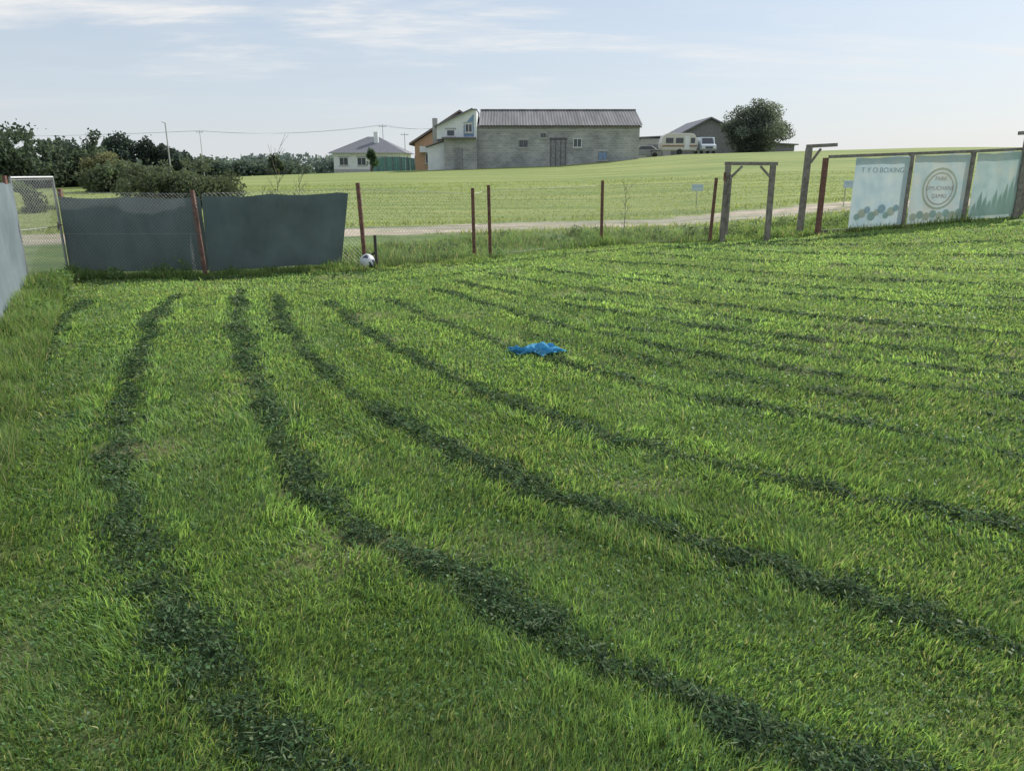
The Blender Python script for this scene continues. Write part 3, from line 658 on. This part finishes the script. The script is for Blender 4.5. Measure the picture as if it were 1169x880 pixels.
poly("roof",[(a0-.8,b0-.8,4.6),(a1+.8,b0-.8,4.6),(a1+.8,b1+.8,4.6),(a0-.8,b1+.8,4.6),(-25,135,7.4),(-23.2,135.6,7.4)],[(0,1,5,4),(1,2,5),(2,3,4,5),(3,0,4),(3,2,1,0)],slate,f)
for k_,xx in enumerate((-28.3,-25.3,-21.6)):window(f,"window_%d"%k_,xx,b0,2.6,3.9,1.5)
box("chimney",-23.6,-22.9,133,133.7,6,8.1,white,f);box("plinth",a0-.02,a1+.02,b0-.03,b0-.004,-.5,2.0,conc,f)
f=empty("green_sheet_fence",(-14.5,100,2));gm=mat("green_sheet",(.13,.28,.25),.7,.2)
mb=MB()
for k_ in range(26):
    xx=-18.3+k_*.3;zt=3.25+.25*math.sin(k_*.16);mb.box(xx,xx+.285,100+.02*(k_%2),100.06+.02*(k_%2),1,zt)
mb.make("panels",gm,f);mb=MB()
for k_ in range(9):mb.box(-18.4+k_*.97,-18.32+k_*.97,99.9,99.97,1,3.6)
mb.make("posts",plank,f)
f=empty("machinery_shed",(23,112,3))
poly("walls",[(22,108,2),(33,108,2),(33,108,6.1),(27.3,108,8.6),(22,108,5.9),(22,122,2),(33,122,2),(33,122,6.1),(27.3,122,8.6),(22,122,5.9)],[(0,1,2,3,4),(6,5,9,8,7),(5,0,4,9),(1,6,7,2)],plank,f)
mb=MB();mb.v+=[(21.3,107.4,5.55),(27.3,107.4,8.65),(27.3,122.5,8.65),(21.3,122.5,5.55),(21.3,107.4,5.75),(27.3,107.4,8.85),(27.3,122.5,8.85),(21.3,122.5,5.75)];mb.f+=BF;mb.make("roof_left",slate,f)
mb=MB();mb.v+=[(27.304,107.4,8.65),(33.6,107.4,5.8),(33.6,122.5,5.8),(27.304,122.5,8.65),(27.304,107.4,8.85),(33.6,107.4,6.0),(33.6,122.5,6.0),(27.304,122.5,8.85)];mb.f+=BF;mb.make("roof_right",slate,f)
f=empty("garage_shed",(19,110,3));box("walls",17.8,21.9,107,112,2,6.0,conc,f);mb=MB();mb.beam((17.4,109.5,6.12),(22.3,109.5,6.35),5.4,.18);mb.make("roof",slate,f);box("door",18.6,20.8,106.94,106.997,3.2,5.2,plank,f)
f=empty("field_shelter",(38,110,4));box("walls",36,40,110,114,3,5.3,plank,f);mb=MB();mb.beam((35.6,112,5.55),(40.4,112,5.3),5,.15);mb.make("roof",slate,f)
f=empty("caravan",(20.3,95,3.4));cz=hz(20.3,95);cream=mat("cream_gelcoat",(.60,.58,.53),.4,.05)
prof=[(-2.15,.55),(2.0,.5),(2.2,.9),(2.1,1.7),(1.75,2.35),(1.2,2.5),(-1.5,2.5),(-2.0,2.2),(-2.25,1.4)]
nP=len(prof);vs=[(20.3+a_,94,cz+b_) for a_,b_ in prof]+[(20.3+a_,96.1,cz+b_) for a_,b_ in prof]
poly("body",vs,[tuple(range(nP)),tuple(range(nP,2*nP))[::-1]]+[((i+1)%nP,i,nP+i,nP+(i+1)%nP) for i in range(nP)],cream,f,.06)
box("stripe",18.2,22.4,93.965,93.995,cz+.95,cz+1.12,mat("brown_stripe",(.3,.17,.1)),f)
for k_,(a_,b_) in enumerate(((-1.7,-.8),(-.5,.4),(1.3,1.8))):box("window_%d"%k_,20.3+a_,20.3+b_,93.96,93.99,cz+1.35,cz+1.95,darkglass,f)
box("door",20.85,21.45,93.962,93.99,cz+.6,cz+2.2,white,f)
mb=MB();mb.tube((20.3,93.97,cz+.35),(20.3,94.2,cz+.35),.34,n=20);mb.tube((18.15,95,cz+.5),(16.9,95,cz+.45),.05);mb.tube((17.1,95,cz),(17.1,95,cz+.5),.04);mb.tube((22.1,94.3,cz-.05),(22.1,94.3,cz+.5),.04);mb.make("wheel_and_drawbar",mat("rubber",(.04,.04,.04),.8),f)
f=empty("parked_van",(23.6,95,3.5));vz=hz(23.6,95);pale=mat("van_paint",(.5,.56,.62),.3,.04)
pr=[(93,.4),(93,1.0),(93.7,1.15),(94.3,1.95),(97.3,2.0),(97.4,.4)];nP=len(pr)
vs=[(22.75,a_,vz+b_) for a_,b_ in pr]+[(24.5,a_,vz+b_) for a_,b_ in pr]
poly("body",vs,[tuple(range(nP))[::-1],tuple(range(nP,2*nP))]+[(i,(i+1)%nP,nP+(i+1)%nP,nP+i) for i in range(nP)],pale,f,.07)
poly("windscreen",[(22.9,93.72,vz+1.19),(24.35,93.72,vz+1.19),(24.25,94.2,vz+1.86),(23.0,94.2,vz+1.86)],[(0,1,2,3)],darkglass,f)
box("grille",23.2,24.05,92.95,92.99,vz+.62,vz+.85,darkglass,f);box("bumper",22.72,24.53,92.9,92.985,vz+.36,vz+.55,plank,f)
box("headlight_l",22.82,23.12,92.95,92.99,vz+.66,vz+.86,wf,f);box("headlight_r",24.13,24.43,92.95,92.99,vz+.66,vz+.86,wf,f)
mb=MB()
for xx in(22.78,24.27):
    for yy in(93.7,96.6):mb.tube((xx,yy,vz+.32),(xx+.2,yy,vz+.32),.33,n=18)
mb.make("wheels",MATS["rubber"],f)
f=empty("parked_car",(16.9,97,3.3));vz=hz(16.9,97)
pr=[(-1.9,.3),(-1.9,.8),(-1.2,.95),(-.6,1.4),(.8,1.42),(1.5,.95),(1.9,.85),(1.95,.3)];nP=len(pr)
vs=[(16.6+a_,96.6,vz+b_) for a_,b_ in pr]+[(16.6+a_,98.2,vz+b_) for a_,b_ in pr]
poly("body",vs,[tuple(range(nP)),tuple(range(nP,2*nP))[::-1]]+[((i+1)%nP,i,nP+i,nP+(i+1)%nP) for i in range(nP)],mat("grey_paint",(.3,.32,.34),.3,.05),f,.06)
poly("side_glass",[(15.6,96.585,vz+.98),(17.8,96.585,vz+.98),(17.3,96.585,vz+1.33),(16.1,96.585,vz+1.33)],[(0,1,2,3)],darkglass,f)
mb=MB()
for xx in(15.4,17.8):mb.tube((xx,96.55,vz+.3),(xx,96.75,vz+.3),.31,n=18)
mb.make("wheels",MATS["rubber"],f)

def pole(name,x,y,top,arm=True):
    z0=hz(x,y)-.3;f=empty(name,(x,y,z0));mb=MB();mb.tube((x,y,z0),(x,y,top),.07 if not arm else .09,.05)
    if arm:
        mb.beam((x-.7,y,top-.35),(x+.7,y,top-.35),.09,.09)
        for dx in(-.6,0,.6):mb.tube((x+dx,y,top-.32),(x+dx,y,top-.1),.03,.03,6)
    else:
        mb.beam((x,y,top-.04),(x-.3,y,top+.06),.07,.05)
    mb.make("pole",conc,f)
pole("utility_pole",-31,70,5.9,False);pole("utility_pole",-23.5,142,9.8);pole("utility_pole",-19,138,8.2);pole("utility_pole",-60,150,9.2)
mb=MB()
for dz,dx in((-.1,-.6),(-.1,0),(-.1,.6)):
    for a_,b_ in(((-60,150,9.2),(-23.5,142,9.8)),((-150,155,9.0),(-60,150,9.2)),((-23.5,142,9.8),(-4,110,8.6))):
        pr=None
        for k_ in range(13):
            t=k_/12;q_=(a_[0]+(b_[0]-a_[0])*t+dx,a_[1]+(b_[1]-a_[1])*t,a_[2]+(b_[2]-a_[2])*t+dz-.9*4*t*(1-t))
            if pr:mb.tube(pr,q_,.010,n=4,cap=False)
            pr=q_
mb.make("power_lines",mat("cable",(.2,.2,.2)),None)
def sign(name,x,y,z,w,h_,legs):
    f=empty(name,(x,y,hz(x,y)));box("board",x-w/2,x+w/2,y,y+.02,z,z+h_,mat("pale_blue_board",(.5,.62,.66),.5,.08),f,.004)
    box("printed_strip",x-w*.4,x+w*.4,y-.006,y-.002,z+h_*.55,z+h_*.75,mat("pale_print",(.4,.53,.6)),f)
    mb=MB()
    for q_ in legs:mb.box(x+q_-.012,x+q_+.012,y+.022,y+.045,hz(x,y)-.1,z+h_)
    mb.make("legs",galv,f)
sign("roadside_sign",8.0,33,.95,.5,.28,(0,));sign("roadside_sign",13.2,29.8,1.15,.6,.28,(-.2,.2))

# ------------------------------------------------------------------ light
EL,AZM=math.radians(38),math.radians(48)
sd=Vector((math.sin(AZM)*math.cos(EL),math.cos(AZM)*math.cos(EL),math.sin(EL)))
sl=D.lights.new("sun",'SUN');sl.energy=4.6;sl.angle=math.radians(1.0);sl.color=(1,.96,.9)
so=D.objects.new("sun",sl);COL.objects.link(so);so.rotation_euler=(-sd).to_track_quat('-Z','Y').to_euler();so.location=(20,20,30)
w=D.worlds.new("World");SC.world=w;w.use_nodes=True;nt=w.node_tree;N=nt.nodes;L=nt.links
bg=N["Background"];sky=N.new("ShaderNodeTexSky");sky.sky_type='NISHITA';sky.sun_disc=False;sky.sun_elevation=EL;sky.sun_rotation=AZM
sky.air_density=1.0;sky.dust_density=1.0;sky.ozone_density=2.0
tc=N.new("ShaderNodeTexCoord");sp_=N.new("ShaderNodeSeparateXYZ");L.new(tc.outputs["Generated"],sp_.inputs[0])
def M(op,a_,b_=None,clamp=False):
    n_=N.new("ShaderNodeMath");n_.operation=op;n_.use_clamp=clamp
    for i,v in enumerate((a_,b_)):
        if v is None:continue
        if isinstance(v,(int,float)):n_.inputs[i].default_value=v
        else:L.new(v,n_.inputs[i])
    return n_.outputs[0]
zc=M('MAXIMUM',sp_.outputs[2],0.0);den=M('ADD',zc,.10)
u=M('DIVIDE',sp_.outputs[0],den);v=M('DIVIDE',sp_.outputs[1],den)
cb=N.new("ShaderNodeCombineXYZ");L.new(u,cb.inputs[0]);L.new(v,cb.inputs[1])
def cloud(scale,rot,sx,sy,lo,hi,loc,rough=.6):
    mp=N.new("ShaderNodeMapping");mp.inputs["Rotation"].default_value=(0,0,math.radians(rot));mp.inputs["Scale"].default_value=(sx,sy,1);mp.inputs["Location"].default_value=loc
    L.new(cb.outputs[0],mp.inputs[0])
    n_=N.new("ShaderNodeTexNoise");n_.inputs["Scale"].default_value=scale;n_.inputs["Detail"].default_value=7;n_.inputs["Roughness"].default_value=rough;n_.inputs["Distortion"].default_value=.4
    L.new(mp.outputs[0],n_.inputs["Vector"])
    mr=N.new("ShaderNodeMapRange");mr.interpolation_type='SMOOTHSTEP';mr.inputs[1].default_value=lo;mr.inputs[2].default_value=hi;L.new(n_.outputs[0],mr.inputs[0]);return mr.outputs[0]
c1=cloud(.62,24,.6,1.5,.47,.60,(5,1.5,0));c2=cloud(2.2,20,.6,1.5,.38,.66,(7,2,0),.66)
# clouds thin out into haze near the horizon
fade=M('MULTIPLY',M('SUBTRACT',zc,.05),8,True)
cl=M('MULTIPLY',c1,M('ADD',M('MULTIPLY',c2,.7),.3),True)
cl=M('MULTIPLY',M('ADD',cl,M('MULTIPLY',c2,.08),True),fade)
hzv=M('POWER',M('SUBTRACT',1,zc,True),9)
hc=N.new("ShaderNodeMixRGB");hc.inputs[1].default_value=(4.6,5.25,6.1,1);hc.inputs[2].default_value=(5.7,5.95,6.25,1);L.new(hzv,hc.inputs[0])
mixh=N.new("ShaderNodeMixRGB");L.new(hc.outputs[0],mixh.inputs[2]);L.new(M('ADD',M('MULTIPLY',hzv,.25),.65,True),mixh.inputs[0]);L.new(sky.outputs[0],mixh.inputs[1])
mixc=N.new("ShaderNodeMixRGB");mixc.inputs[2].default_value=(7.0,6.95,6.85,1);L.new(M('MULTIPLY',cl,.88),mixc.inputs[0]);L.new(mixh.outputs[0],mixc.inputs[1])
L.new(mixc.outputs[0],bg.inputs[0]);bg.inputs[1].default_value=.13

# ------------------------------------------------------------------ camera
cd=D.cameras.new("camera");cam=D.objects.new("camera",cd);COL.objects.link(cam);SC.camera=cam
cam.location=(0,0,1.8);cam.rotation_euler=(math.radians(90-16.2),0,0);cd.lens=26;cd.sensor_width=36;cd.clip_end=3000;cd.clip_start=.05
